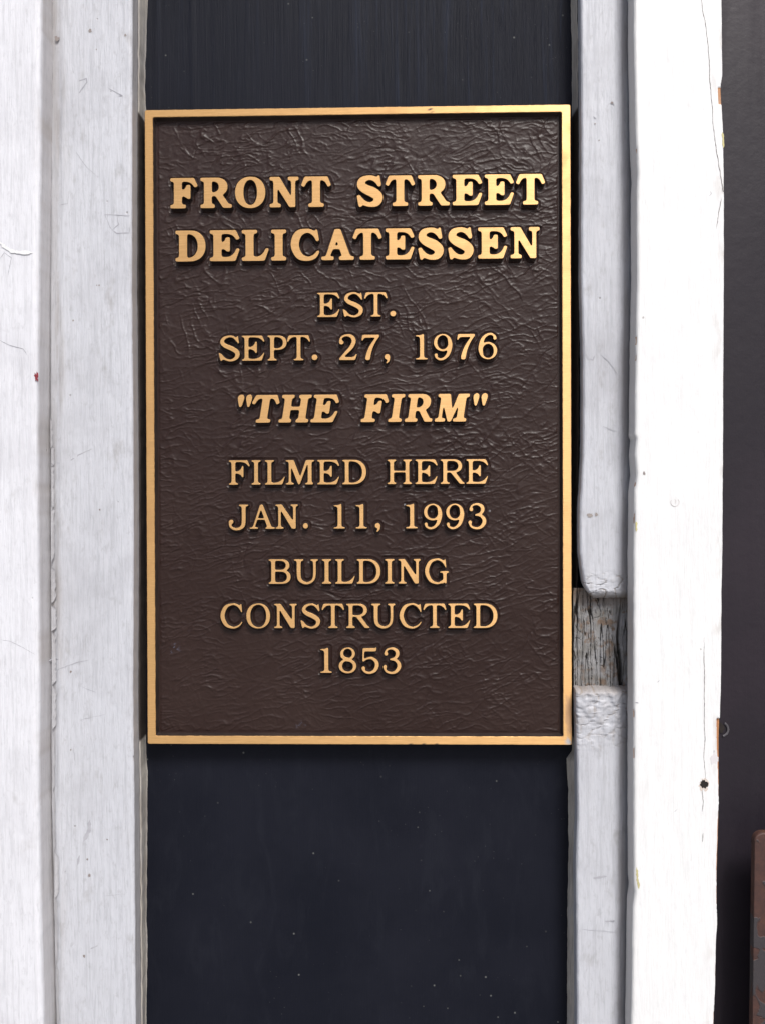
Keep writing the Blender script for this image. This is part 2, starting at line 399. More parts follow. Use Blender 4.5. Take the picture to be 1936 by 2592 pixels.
            if ch == 'G':
                f.cut(f.rect(.74, .14, 1.1, .42)); a(f.rect(.725, .05, .865, .47)); a(f.rect(.585,.44,.975,.50), .08)
                a(f.poly([(.725,.0),(.60,.03),(.60,.10),(.74,.17),(.865,.2),(.86,-.01),(.82,-.015),(.79,.06)]))
    elif ch == 'S':
        if b:
            a(f.stroke([(.70,.74,.07),(.56,.895,.085),(.38,.935,.08),(.19,.86,.11),(.145,.70,.13),(.27,.575,.15),(.52,.45,.165),(.675,.30,.145),(.61,.12,.12),(.42,.06,.08),(.24,.12,.08),(.10,.27,.07)]))
            a(f.poly([(.50,.99),(.63,.95),(.66,1.02),(.72,1.02),(.775,.66),(.67,.63),(.60,.78,'q'),(.48,.87)]))
            a(f.poly([(.0,.36),(.12,.39),(.18,.22,'q'),(.34,.14),(.34,.0),(.20,.05),(.14,-.025),(.07,-.02)]))
        else:
            a(f.stroke([(.71,.76,.03),(.58,.925,.04),(.41,.975,.04),(.21,.90,.06),(.135,.74,.072),(.26,.60,.085),(.50,.485,.092),(.69,.33,.088),(.66,.13,.07),(.46,.02,.045),(.25,.075,.04),(.09,.26,.035)]))
            a(f.poly([(.56,.96),(.66,.93),(.69,1.0),(.725,1.0),(.765,.68),(.72,.67),(.66,.80,'q'),(.52,.92)]))
            a(f.poly([(.0,.34),(.045,.34),(.10,.18,'q'),(.28,.10),(.28,.01),(.17,.06),(.12,-.01),(.075,-.01)]))
    elif ch == 'J':
        a(f.stroke([(.055,.27,.045),(.085,.10,.05),(.23,.0,.05),(.42,.01,.06),(.56,.12,.075),(.60,.33,.08),(.60,.96,.08)])); a(f.ball(.105,.29,.095), .03)
        a(f.rect(.40,1-sf,.80,1), K); f.cut(f.rect(0,1,1,1.3))
    elif ch == 'U':
        a(f.stroke([(.20,.95,.08),(.20,.36,.08),(.265,.14,.07),(.49,.025,.05),(.72,.12,.05),(.81,.36,.056),(.81,.95,.056)]))
        a(f.rect(0,1-sf,.40,1), K); a(f.rect(.64,1-sf,.97,1), K); f.cut(f.rect(0,1,1.2,1.3))
    elif ch == '1':
        f = Field(.47); a = f.add
        a(f.rect(.165,0,.325,.97)); a(f.rect(0,0,.47,.06), .1); a(f.poly([(0,.965),(.0,.915),(.12,.90),(.2,.82),(.325,.82),(.325,1.01),(.27,1.01),(.18,.965)]))
    elif ch == '2':
        a(f.stroke([(.055,.74,.045),(.11,.91,.04),(.30,.985,.045),(.49,.92,.07),(.56,.75,.08),(.47,.52,.075),(.26,.28,.06),(.07,.07,.045)])); a(f.ball(.10,.70,.088), .03)
        a(f.poly([(0,0),(.61,0),(.69,.25),(.64,.26),(.58,.12,'q'),(.46,.12),(.15,.13),(0,.06)]), .03)
    elif ch == '7':
        a(f.poly([(0,.76),(.04,1.0),(.71,1.0),(.71,.93),(.40,.55,'q'),(.345,.04),(.31,-.01),(.18,-.01),(.145,.03),(.19,.45,'q'),(.54,.875),(.17,.875),(.09,.86,'q'),(.06,.75)]), 0)
    elif ch in '96':
        d = f.ell(.36,.665,.355,.345,2.); i = f.ell(.36,.675,.215,.275,2.)
        a(np.maximum(d, -i)); a(f.stroke([(.60,.84,.06),(.645,.64,.085),(.635,.45,.085),(.56,.20,.07),(.41,.045,.052),(.24,.005,.045),(.10,.09,.045)])); a(f.ball(.095,.175,.072), .03)
        if ch == '6':
            k = f.d[::-1, ::-1]; nx = f.d.shape[1]
            f.d = k.copy(); f.x0 = .72 - (f.x0 + (nx-1)/GS); f.y0 = 1.0 - (f.y0 + (f.d.shape[0]-1)/GS)
    elif ch == '3':
        a(f.stroke([(.10,.79,.045),(.17,.93,.04),(.36,.985,.045),(.55,.9,.07),(.59,.75,.076),(.50,.60,.055),(.30,.545,.036)])); a(f.ball(.135,.765,.08), .03)
        a(f.stroke([(.30,.545,.036),(.50,.52,.055),(.64,.38,.075),(.645,.22,.08),(.53,.06,.065),(.34,.0,.047),(.15,.06,.045),(.07,.19,.045)])); a(f.ball(.085,.245,.08), .03)
    elif ch == '5':
        a(f.poly([(.045,.45),(.06,1.0),(.54,1.0),(.585,1.05),(.61,1.05),(.58,.86),(.13,.86),(.115,.5)]))
        a(f.stroke([(.08,.475,.034),(.22,.575,.04),(.40,.595,.05),(.56,.48,.07),(.61,.31,.08),(.53,.11,.068),(.36,.01,.05),(.19,.025,.045),(.07,.14,.045)])); a(f.ball(.09,.19,.078), .03)
    elif ch == '8':
        a(np.maximum(f.ell(.355,.77,.295,.255,2.), -f.ell(.355,.785,.17,.185,2.)))
        a(np.maximum(f.ell(.35,.275,.35,.295,2.), -f.ell(.35,.27,.21,.215,2.)), .02)
        a(f.stroke([(.13,.66,.06),(.35,.53,.075),(.56,.40,.07)]), .02); f.cut(f.ell(.355,.785,.17,.16,2.)); f.cut(f.ell(.35,.26,.21,.195,2.))
    elif ch == '.': f = Field(.24); f.add(f.ball(.12,.12,.118))
    elif ch == ',':
        f = Field(.24); f.add(f.ball(.115,.12,.112)); f.add(f.stroke([(.17,.10,.05),(.165,-.02,.045),(.09,-.12,.03)]), .03)
    elif ch == '"':
        f = Field(.24); f.add(f.stroke([(.11,.92,.10),(.115,.85,.098),(.13,.60,.045)]))
    if ch in 'FELITHNMARPBD': f.cut(f.rect(-1, 1, 2, 3)); f.cut(f.rect(-1, -3, 2, 0))
    if ch == '1': f.cut(f.rect(-1, -3, 2, 0))
    return f
def blur(a, n=2):
    for _ in range(n):
        p = np.pad(a, 1, mode='edge'); a = (p[:-2,1:-1] + 2*p[1:-1,1:-1] + p[2:,1:-1])/4
        p = np.pad(a, 1, mode='edge'); a = (p[1:-1,:-2] + 2*p[1:-1,1:-1] + p[1:-1,2:])/4
    return a
def contours(F):
    """closed loops of the zero level, in glyph units"""
    d = F.d; ny, nx = d.shape; ins = d < 0
    code = ins[:-1,:-1]*1 + ins[:-1,1:]*2 + ins[1:,1:]*4 + ins[1:,:-1]*8
    nxt = {}; pos = {}
    def ep(j, i, e):                      # edge key + point; e 0 bottom 1 right 2 top 3 left
        if e == 0: k = (j, i, 0); A, B = (j, i), (j, i+1)
        elif e == 2: k = (j+1, i, 0); A, B = (j+1, i), (j+1, i+1)
        elif e == 3: k = (j, i, 1); A, B = (j, i), (j+1, i)
        else: k = (j, i+1, 1); A, B = (j, i+1), (j+1, i+1)
        if k not in pos:
            a, b = d[A], d[B]; t = a/(a-b)
            pos[k] = (F.x0 + (A[1] + (B[1]-A[1])*t)/GS, F.y0 + (A[0] + (B[0]-A[0])*t)/GS)
        return k
    T = {1:[(3,0)],2:[(0,1)],3:[(3,1)],4:[(1,2)],5:[(3,0),(1,2)],6:[(0,2)],7:[(3,2)],8:[(2,3)],9:[(2,0)],10:[(0,1),(2,3)],11:[(2,1)],12:[(1,3)],13:[(1,0)],14:[(0,3)]}
    for j, i in zip(*np.nonzero((code > 0) & (code < 15))):
        for e0, e1 in T[int(code[j, i])]:
            nxt[ep(j, i, e0)] = ep(j, i, e1)
    loops = []
    while nxt:
        k0 = next(iter(nxt)); lp = []; k = k0
        while k in nxt: lp.append(pos[k]); k = nxt.pop(k)
        if len(lp) > 8: loops.append(np.array(lp))
    return loops
_cache = {}
def glyph_shape(ch, b):
    if (ch, b) not in _cache:
        F = glyph(ch, b); F.d = blur(F.d, 2); F.d += .004
        loops = contours(F); out = []
        for lp in loops:
            q = [lp[0]]                                    # thin the loop: drop very short edges
            for p in lp[1:]:
                if np.hypot(*(p - q[-1])) > .018: q.append(p)
            q = np.array(q)
            q = .25*np.roll(q, 1, 0) + .5*q + .25*np.roll(q, -1, 0)
            out.append(q)
        _cache[(ch, b)] = (F, out)
    return _cache[(ch, b)]
# text lines: (bold, shear, [(char, left px, right px)], cap-top px, baseline px) measured on the plaque
def ln(b, sh, top, base, items): return (b, sh, top, base, items)
def zc(x0, s, chars): return [(c, x0 + s*l, x0 + s*r) for c, l, r in chars]
k1, k2, k3, k5, k7 = .30266, .31477, .24213, .21792, .22397
LINES = [
 ln(1, 0, (447.8, 442), (525.3, 520.3), zc(400, k1, [('F',105,333),('R',357,620),('O',647,900),('N',935,1178),('T',1200,1447)]) +
    zc(880, k2, [('S',75,283),('T',303,538),('R',563,818),('E',840,1078),('E',1098,1332),('T',1350,1583)])),
 ln(1, 0, (581.3, 576), (660, 656), zc(400, k1, [('D',148,400),('E',435,683),('L',703,927),('I',948,1075),('C',1112,1350)]) + [('A', 813.7, 896.4)] +
    zc(880, k2, [('T',42,275),('E',303,533),('S',565,770),('S',805,1010),('E',1045,1278),('N',1305,1540)])),
 ln(0, 0, (740.3, 739.5), (802, 802), zc(530, k3, [('E',1130,1362),('S',1397,1607)]) + zc(900, k3, [('T',93,330),('.',358,420)])),
 ln(0, 0, (848.5, 846), (911.7, 911), zc(530, k3, [('S',102,320),('E',342,578),('P',610,810),('T',815,1055),('.',1072,1132),('2',1358,1542)]) +
    zc(900, k3, [('7',65,250),(',',300,358),('1',625,750),('9',815,1008),('7',1058,1243),('6',1280,1475)])),
 ln(1, .15, (998.6, 997.4), (1069, 1068.6), zc(530, k3, [('"',302,370),('"',388,452),('T',450,737),('H',725,1075),('E',1058,1357)]) +
    zc(900, k3, [('F',55,345),('I',337,517),('R',510,798),('M',823,1192),('"',1228,1290),('"',1312,1378)])),
 ln(0, 0, (1164.2, 1163), (1226.3, 1225.8), zc(560, k5, [('F',92,333),('I',355,462),('L',510,740),('M',752,1083),('E',1118,1372),('D',1408,1685)]) +
    zc(900, k5, [('H',367,650),('E',690,947),('R',982,1262),('E',1280,1533)])),
 ln(0, 0, (1276.7, 1275.6), (1338.3, 1338), zc(560, k5, [('J',92,318),('A',332,627),('N',633,893),('.',952,1010),('1',1308,1440),('1',1562,1695)]) +
    zc(900, k5, [(',',225,288),('1',580,718),('9',790,1002),('9',1047,1257),('3',1305,1513)])),
 ln(0, 0, (1415.3, 1415), (1477.8, 1477.8), zc(540, k7, [('B',628,877),('U',915,1187),('I',1228,1337),('L',1378,1600),('D',1622,1889)]) +
    zc(900, k7, [('I',328,437),('N',480,733),('G',780,1052)])),
 ln(0, 0, (1528.2, 1528), (1590, 1590), zc(540, k7, [('C',85,330),('O',377,645),('N',690,947),('S',990,1210),('T',1228,1480),('R',1503,1767)]) +
    zc(900, k7, [('U',178,447),('C',493,740),('T',762,1020),('E',1042,1290),('D',1330,1598)])),
 ln(0, 0, (1640.4, 1640.4), (1703.5, 1703.5), zc(540, k7, [('1',1210,1343),('8',1420,1618)]) + zc(900, k7, [('5',70,265),('3',310,512)])),
]
# ------------------------------------------------------------------ ground (outside the frame, but it lights the wall from below)
def ground():
    m = NT('pavement_concrete')
    c = m.mix(m.ramp(m.noise(3., 5, .6), .35, .65), (.26, .255, .245), (.34, .335, .32))
    m.base(c, .85); m.bump(m.noise(60., 5, .6), .4, .003)
    s = 80.; me = py_mesh('pavement', [(-s, -s, 0), (s, -s, 0), (s, .3, 0), (-s, .3, 0)], [(0, 1, 2, 3)], [m.m])
    tag(link('pavement', me), 'grey concrete pavement below the wall', kind='structure')
ground()

# ------------------------------------------------------------------ boards: long profiles built from rails
PT, PB = -1000, 3500                                # photo rows just beyond the frame
def rows(p0, p1, dz):
    z1 = at(968, p0, 0)[1]; z0 = at(968, p1, 0)[1]; return np.linspace(z0, z1, int((z1-z0)/dz)+2)
def board(name, rails, zs, mat, parent=None, jitter=.00025, fn=None, seed=0):
    """rails: list of (xfun or float-offset-of-previous, y or yfun, subdivisions to next)"""
    cols = []
    for i, (xf, yf, sub) in enumerate(rails):
        x = xf(zs) if callable(xf) else np.full(len(zs), xf); y = yf(zs) if callable(yf) else np.full(len(zs), yf)
        cols.append((x, y))
        if i < len(rails)-1:
            xf2, yf2, _ = rails[i+1]
            x2 = xf2(zs) if callable(xf2) else np.full(len(zs), xf2); y2 = yf2(zs) if callable(yf2) else np.full(len(zs), yf2)
            for k in range(1, sub): t = k/sub; cols.append((x*(1-t)+x2*t, y*(1-t)+y2*t))
    X = np.stack([c[0] for c in cols], 1); Y = np.stack([c[1] for c in cols], 1); Z = np.repeat(zs[:, None], X.shape[1], 1)
    X = X + jitter*fbm(Z*90, Z*0 + X*8 + seed, seed, 4)
    Y = Y + jitter*.8*fbm(Z*40 + 3, X*160 + seed, seed+3, 4)
    A = {'wear': np.zeros(X.shape), 'grime_shade': np.zeros(X.shape)}
    if fn: X, Y, Z, A = fn(X, Y, Z, A)
    me = grid_mesh(name, X, Y, Z, mat, A)
    return link(name, me, parent)
off = lambda r, d: (lambda z: r(z) + d)

WALL_Y = .0158
# black board the plaque is fixed to
def wall():
    xs = np.linspace(-.172, .172, 170); zs = rows(PT, PB, .002)
    X, Z = np.meshgrid(xs, zs)
    up = sstep(HZ+.1, HZ+.25, Z)
    Y = WALL_Y + .00012*fbm(X*180, Z*2.2, 5, 4)*(.25+up) + .0004*fbm(X*6, Z*3, 9, 3)
    seam = at(492, 140, WALL_Y)[0]                  # the raised grain line left of centre
    Y = Y - .0005*np.exp(-((X-seam-.002*np.sin(Z*9))/.0012)**2)*up - .0003*np.exp(-((X-at(399,140,WALL_Y)[0])/.001)**2)*up
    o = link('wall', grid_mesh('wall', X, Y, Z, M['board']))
    tag(o, 'black painted timber panel behind the bronze plaque', kind='structure')
    return o
WALL = wall()
# knot dent near the top right of the panel
def disc(name, px, py, y, rx, ry, mat, parent, seed=1, rag=.25, dome=0., n=22, rings=3):
    cx, cz = at(px, py, y); rs = random.Random(seed); V = [(cx, y-dome, cz)]; F = []
    rad = [1 + rag*(rs.random()-.5)*2 for _ in range(n)]
    for r in range(1, rings+1):
        t = r/rings
        for k in range(n):
            a = 2*math.pi*k/n; q = 1 if r < rings else rad[k]
            V.append((cx + rx*t*q*math.cos(a), y - dome*(1-t*t), cz + ry*t*q*math.sin(a)))
    for k in range(n): F.append((0, 1+k, 1+(k+1) % n))
    for r in range(rings-1):
        for k in range(n):
            a = 1+r*n; F.append((a+k, a+n+k, a+n+(k+1) % n, a+(k+1) % n))
    return link(name, py_mesh(name, V, F, [mat], smooth=[True]*len(F)), parent)
def ribbon(name, pts, w, y, mat, parent, lift=.00015, seed=0, taper=True, wob=.0003):
    """thin crack or mark following photo points [(px,py)...]"""
    P = [at(a, b, y) for a, b in pts]; Q = []
    for i in range(len(P)-1):
        n = max(2, int(math.hypot(P[i+1][0]-P[i][0], P[i+1][1]-P[i][1])/.0012))
        for k in range(n): t = k/n; Q.append((P[i][0]*(1-t)+P[i+1][0]*t, P[i][1]*(1-t)+P[i+1][1]*t))
    Q.append(P[-1]); rs = random.Random(seed); V = []; F = []; dr = 0
    for i, (x, z) in enumerate(Q):
        a = Q[max(i-1, 0)]; b = Q[min(i+1, len(Q)-1)]; dx, dz = b[0]-a[0], b[1]-a[1]; L = math.hypot(dx, dz) or 1
        nx, nz = -dz/L, dx/L; dr = .8*dr + wob*(rs.random()-.5)
        tp = min(1, 6*i/len(Q)+.15, 6*(len(Q)-1-i)/len(Q)+.15) if taper else 1
        ww = w*.5*tp*(.6 + .8*rs.random())
        V += [(x+nx*(dr+ww), y-lift, z+nz*(dr+ww)), (x+nx*(dr-ww), y-lift, z+nz*(dr-ww))]
    for i in range(len(Q)-1): F.append((2*i, 2*i+1, 2*i+3, 2*i+2))
    return link(name, py_mesh(name, V, F, [mat]), parent)
ZR = rows(PT, PB, .0011)

# --- 1. outermost board on the left
B1Y = -.0320
r1 = rail([(-260,105),(0,104),(350,102),(700,97),(1100,94),(1400,96),(1750,99),(2000,97),(2250,101),(2592,109),(2860,112)], B1Y)
def grime_shade_left(X, Y, Z, A):
    d = r1(Z) - X; A['grime_shade'] = .22*sstep(.006, .0, d)*sstep(.0, .5, fbm(X*300, Z*40, 21)) + .34*(Y > B1Y + .0016); return X, Y, Z, A  # patchy grime along the edge; side face darkened with painted shade
b = board('trim_board', [(-.75, B1Y, 4), (-.36, B1Y, 40), (off(r1, -.0012), B1Y, 3), (r1, B1Y+.0011, 8), (r1, .004, 1)], ZR, M['white_left'], jitter=.0003, fn=grime_shade_left, seed=4)
tag(b, 'wide bright white board running up the far left edge', 'board', group=None); B1 = b
ribbon('crack', [(0,612),(14,625),(30,636),(50,640),(85,640)], .0022, B1Y, M['white_right'], B1, lift=.0006, seed=3, wob=.0002)
for pts, w in (([(0,655),(12,640),(30,652),(20,700)], .0005), ([(0,860),(20,872),(60,884),(70,900)], .0005), ([(0,1618),(30,1624),(60,1640),(90,1658)], .0003)):
    ribbon('pencil_mark', pts, w*.7, B1Y, M['pencil'], B1, seed=len(pts))
disc('paint_chip', 93, 955, B1Y-.0002, .0012, .0028, plain('red_paint_chip', (.28,.03,.04), (.2,.02,.03)), B1, 5, .6)

k1 = rail([(-260,1459),(0,1460),(700,1464),(1400,1462),(1700,1455),(2000,1458),(2592,1459),(2860,1459)], .0030)
# --- 2. second board on the left, with a coved quirk beside board 1
B2Y = -.0137
q0 = rail([(-260,132),(0,131),(700,127),(1400,128),(2000,130),(2592,142),(2860,146)], B2Y+.001)
q1 = rail([(-260,150),(0,149),(700,148),(1400,140),(2000,140),(2592,146),(2860,148)], B2Y)
e2 = rail([(-260,336),(0,335),(350,334),(700,333),(1100,337),(1400,338),(1750,336),(2000,339),(2592,343),(2860,344)], B2Y)
lip = rail([(-260,376),(0,375),(120,371),(220,368),(278,371),(500,370),(1884,371),(1950,375),(2100,374),(2330,373),(2370,375),(2592,372),(2860,372)], WALL_Y)
def f2(X, Y, Z, A):
    d = X - q1(Z)
    A['grime_shade'] = .45*sstep(.010, .0, np.abs(d))*sstep(-.1, .5, fbm(X*120, Z*10, 31)) + .30*sstep(.012, .002, e2(Z)-X)*sstep(.2, .6, fbm(X*90, Z*25, 33))*sstep(HZ+.15, HZ+.35, Z)  # darker along the quirk line, patchy near the upper right edge
    A['grime_shade'] += .42*((Y > B2Y + .0012) & (X > e2(Z) - .002)) + .18*(X < q1(Z))  # shade painted onto the side face; quirk also tinted darker
    Y = Y - .0005*sstep(.0, .5, fbm(X*40, Z*9, 35))*sstep(.02, .0, np.abs(d-.006))
    return X, Y, Z, A
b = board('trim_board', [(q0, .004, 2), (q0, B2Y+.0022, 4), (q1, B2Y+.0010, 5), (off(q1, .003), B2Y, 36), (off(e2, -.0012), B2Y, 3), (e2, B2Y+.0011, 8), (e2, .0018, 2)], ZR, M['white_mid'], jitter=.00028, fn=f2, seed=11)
tag(b, 'weathered pale grey-white board between the far left board and the plaque', 'board'); B2 = b
# lifting paint ridge along the quirk, in several flakes
def flake(name, pys, pxl, pxr, lift, seed, mat, parent, y=B2Y):
    rs = np.random.RandomState(seed); zs = rows(pys[0], pys[1], .0007); n = len(zs); t = np.linspace(0, 1, n)
    xl = np.array([at(pxl, 1296, y)[0]])*np.ones(n); w = (at(pxr, 1296, y)[0] - xl[0])*(.55 + .45*fbm(t*7+seed, t*0, seed, 4) + .35)*np.minimum(1, np.minimum(t, 1-t)*9+.1)
    X = np.stack([xl + w*k/5 for k in range(6)], 1); Z = np.repeat(zs[:, None], 6, 1)
    Y = y - .0002 - lift*(np.linspace(0, 1, 6)[None]**1.6)*(.6+.4*fbm(Z*200, X*100, seed, 2))
    return link(name, grid_mesh(name, X, Y, Z, mat, {'wear': X*0, 'grime_shade': X*0 + .22}), parent)
for i, (a, c, l, r) in enumerate([(1058,1135,130,137),(1128,1180,132,141),(1170,1290,132,140),(1275,1420,130,140),(1430,1520,130,143),(1525,1590,130,144),(1590,1725,131,143),(1722,1835,131,143),(1840,1990,132,138),(1985,2140,134,138),(2140,2255,135,147),(2250,2420,138,143),(2420,2592,140,145)]):
    flake('paint_flake', (a, c), l, r, .0011, 40+i, M['white_mid'], B2)
# scratches, scraped pencil shapes and the square cut-out mark
for pts, w in (([(187,210),(220,198),(221,208),(188,252)], .0011), ([(184,170),(192,205)], .0004), ([(168,300),(172,275),(160,240)], .0006), ([(265,543),(330,546)], .0008), ([(266,543),(276,568),(285,583)], .0007),
               ([(285,583),(296,590),(328,590)], .0011), ([(297,545),(299,560),(302,568),(284,582)], .0009), ([(329,590),(329,575)], .0007),
               ([(145,1172),(165,1174),(200,1152),(235,1136)], .0013), ([(276,224),(298,236),(312,243),(300,244)], .0009), ([(190,380),(222,425),(250,450)], .0005),
               ([(145,520),(172,516),(174,490)], .0004), ([(124,1674),(136,1665),(150,1668)], .0010), ([(144,1697),(170,1686),(200,1675),(225,1670)], .0009),
               ([(228,2075),(226,2100),(212,2130)], .0034), ([(203,2165),(196,2185),(194,2202)], .0026), ([(163,2208),(176,2200)], .0009), ([(230,2402),(250,2394)], .0012), ([(290,2128),(294,2124)], .0007),
               ([(200,1735),(245,1752)], .0003), ([(205,1822),(270,1808)], .0004), ([(187,1890),(192,1930)], .0005), ([(265,2268),(305,2264)], .0003)):
    ribbon('scratch', pts, w*.65, B2Y, M['pencil'], B2, seed=int(pts[0][0]))
for px, py, r in ((145,98,.0016),(229,78,.0011),(318,89,.0008),(170,190,.0008),(170,302,.0005),(245,1225-1100,.0004),(180,1700,.0008),(227,2216,.0010),(200,2300,.0006),(214,2420,.0009),(222,2175,.0007),(252,722,.0005),(186,811,.0006),(246,722,.0004),(253,1290,.0006),(272,2125,.0005),(180,1898,.0006)):
    disc('dent', px, py, B2Y-.00015, r, r*1.15, plain('knock_grey', (.30,.27,.25), (.22,.19,.18)) if 'knock_grey' not in bpy.data.materials else bpy.data.materials['knock_grey'], B2, int(px), .35)
# glazing strip between board 2 and the black panel
s0 = lambda z: e2(z) + .0004
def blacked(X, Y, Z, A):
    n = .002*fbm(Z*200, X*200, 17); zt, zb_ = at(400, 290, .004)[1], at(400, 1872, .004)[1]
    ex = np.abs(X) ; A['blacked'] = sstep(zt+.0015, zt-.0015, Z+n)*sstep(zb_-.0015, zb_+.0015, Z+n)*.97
    A['grime_shade'] = A['grime_shade'] + .3*sstep(0, .4, fbm(X*300, Z*30, 18)); return X, Y, Z, A
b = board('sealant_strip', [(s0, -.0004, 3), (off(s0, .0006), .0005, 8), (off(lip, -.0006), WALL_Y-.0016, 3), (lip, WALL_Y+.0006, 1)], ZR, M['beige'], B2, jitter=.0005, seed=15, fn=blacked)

# --- 3. right moulding: backing strip, upper length, lower length
B3Y = -.0085; BACKY = .0030
def nar(X, Y, Z, A): A['grime_shade'] += .25; return X, Y, Z, A
k0 = rail([(-260,1443),(0,1443),(200,1446),(290,1446),(1900,1446),(1920,1432),(2000,1436),(2140,1437),(2300,1434),(2592,1433),(2860,1433)], WALL_Y)
BK = empty('wood_strip', (k1(np.array([HZ]))[0], BACKY, HZ))
tag(BK, 'cracked weathered backing strip seen in the gap between the two moulding lengths', 'wood strip')
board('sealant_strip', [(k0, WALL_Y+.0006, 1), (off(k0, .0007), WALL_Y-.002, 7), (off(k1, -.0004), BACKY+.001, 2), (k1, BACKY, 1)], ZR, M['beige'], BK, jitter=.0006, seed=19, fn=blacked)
# weathered face, dense
def weathered():
    m = NT('alligatored_paint')
    cr = m.attr('crackle'); br = m.attr('bare')
    g = m.noise(1., 4, .65, scale=(700, 700, 45)); bl = m.noise(90., 4, .6, .5)
    c = m.mix(m.ramp(bl, .35, .65), (.25, .247, .25), (.165, .158, .148))
    c = m.mix(m.ramp(m.noise(130., 3, .6, loc=(1, 2, 3)), .55, .68), c, (.16, .112, .08))
    c = m.mix(m.ramp(g, .5, .8, 0, .6), c, (.17, .165, .165))
    c = m.mix(br, c, (.17, .125, .095)); c = m.mix(cr, c, (.035, .028, .022))
    m.base(c, .8); m.bump(m.math('ADD', g, bl), .6, .0006); return m.m
def backing():
    px0, px1 = 1450, 1616; x0 = at(px0, 1600, BACKY)[0]; x1 = at(px1, 1600, BACKY)[0]
    zs = np.linspace(at(0, 1765, BACKY)[1], at(0, 1490, BACKY)[1], 330); xs = np.linspace(x0, x1, 215)
    X, Z = np.meshgrid(xs, zs); wx = X + .0007*fbm(X*160, Z*60, 71); wz = Z + .003*fbm(X*90, Z*90, 72)
    v = np.abs(gnoise(wx*300, wz*15, 73)); v2 = np.abs(gnoise(wx*560+9, wz*30, 74)); h_ = np.abs(gnoise(wx*90, wz*75, 75))
    msk = sstep(-.35, .25, fbm(X*90, Z*40, 77))
    c1 = sstep(.085, .02, v); c2 = sstep(.07, .015, v2)*msk*.8; c3 = sstep(.035, .008, h_)*sstep(.15, .35, fbm(X*120, Z*50, 79))
    big = np.exp(-((X - at(1567 , 1600, BACKY)[0] - .0012*np.sin(Z*120))/.0007)**2)*sstep(at(0,1500,BACKY)[1], at(0,1640,BACKY)[1], Z)*1.0 + np.exp(-((X - at(1556, 1600, BACKY)[0] + (Z-at(0,1620,BACKY)[1])*.12)/.0011)**2)*sstep(at(0,1620,BACKY)[1], at(0,1680,BACKY)[1], Z)
    big = np.clip(big, 0, 1)
    cr = np.clip(np.maximum.reduce([c1, c2, c3, big]), 0, 1)
    Y = BACKY - .0009*fbm(X*110, Z*30, 80) - .0010*sstep(-.2, .3, gnoise(wx*90, wz*50, 81)) + .0030*c1 + .0018*c2 + .001*c3 + .006*big - .0007*gnoise(wx*420, wz*20, 82)
    bare = sstep(.25, .5, fbm(X*70, Z*60, 83))*.8 + .55*sstep(at(1474,1600,BACKY)[0], at(1455,1600,BACKY)[0], X)*sstep(0, .3, fbm(X*100, Z*90, 84)) + .6*sstep(at(0,1545,BACKY)[1], at(0,1515,BACKY)[1], Z)
    link('weathered_face', grid_mesh('weathered_face', X, Y, Z, weathered(), {'crackle': cr*.9, 'bare': np.clip(bare, 0, 1)}), BK)
backing()
c3_ = rail([(-260,1583),(0,1586),(700,1590),(1400,1587),(1740,1586),(2000,1580),(2592,1577),(2860,1577)], -.003)
def moulding(name, left, zs, end, seed, label):
    """end: 'bottom' or 'top' is the rounded cut end"""
    zend = zs[0] if end == 'bottom' else zs[-1]
    def fn(X, Y, Z, A):
        d = (Z - zend) if end == 'bottom' else (zend - Z)
        R = .0075 if end == 'bottom' else .0035
        t = np.clip(1 - d/R, 0, 1); k = 1 - np.sqrt(np.clip(1 - t*t, 0, 1))
        depth = BACKY + .0005 - Y
        Y = Y + np.maximum(depth, 0)*k*(.95 if end == 'bottom' else 1.)
        rough = sstep(.028 if end == 'bottom' else .055, .004, d)
        xx = c3_(Z) - X
        lmp = fbm(X*150, Z*120, seed+1, 4)
        Y = Y - .0009*rough*lmp - .0006*rough*np.abs(gnoise(X*220, Z*260, seed+2))
        if end == 'bottom':
            pull = .0068*np.clip(1 - d/.014, 0, 1)**2.2; wgt = np.clip(xx/.030, 0, 1); X = X + pull*wgt
            wv = np.abs(gnoise(X*60 + 4, Z*150 + fbm(X*80, Z*80, 5)*1.2, seed+5)); ck = sstep(.06, .01, wv)*sstep(.022, .010, d)
        else:
            wv = np.abs(gnoise(X*60 + 4, Z*70 + fbm(X*60, Z*60, 5), seed+5)); ck = sstep(.05, .01, wv)*sstep(.060, .010, d)*.8
            Y = Y - .0012*rough*sstep(-.05, .08, fbm(X*60, Z*45, seed+8))
        Y = Y + .0010*ck
        jag = sstep(.010, .0, d); Z = Z + jag*(.0016 if end == 'top' else .0006)*fbm(X*330, 0*Z+seed, seed+9, 4)
        A['grime_shade'] = np.clip(.75*ck + .60*sstep(.007, .0, d + .002*lmp) + .34*rough*sstep(0, .5, lmp) + .45*sstep(.009, .001, xx)*sstep(-.5, .3, fbm(X*60, Z*14, seed+6)), 0, 1)  # dark cracks and end; last term darkens towards the right edge
        return X, Y, Z, A
    yb = B3Y
    o = board(name, [(off(left, .0004), BACKY+.001, 6), (left, yb+.0014, 3), (off(left, .0012), yb, 24), (off(c3_, -.0105), yb+.0002, 6), (off(c3_, -.0055), yb+.0014, 6), (off(c3_, .0), yb+.0045, 4), (off(c3_, .0055), yb+.0085, 1)], zs, M['white_mid'], jitter=.0003, fn=fn, seed=seed)
    return tag(o, label, 'moulding')
m0 = rail([(-260,1470),(0,1469),(350,1471),(700,1470),(900,1475),(1150,1474),(1300,1466),(1400,1467),(1480,1477),(1520,1484)], B3Y)
m1 = rail([(1700,1455),(1745,1456),(1900,1459),(2050,1461),(2200,1457),(2592,1460),(2860,1460)], B3Y)
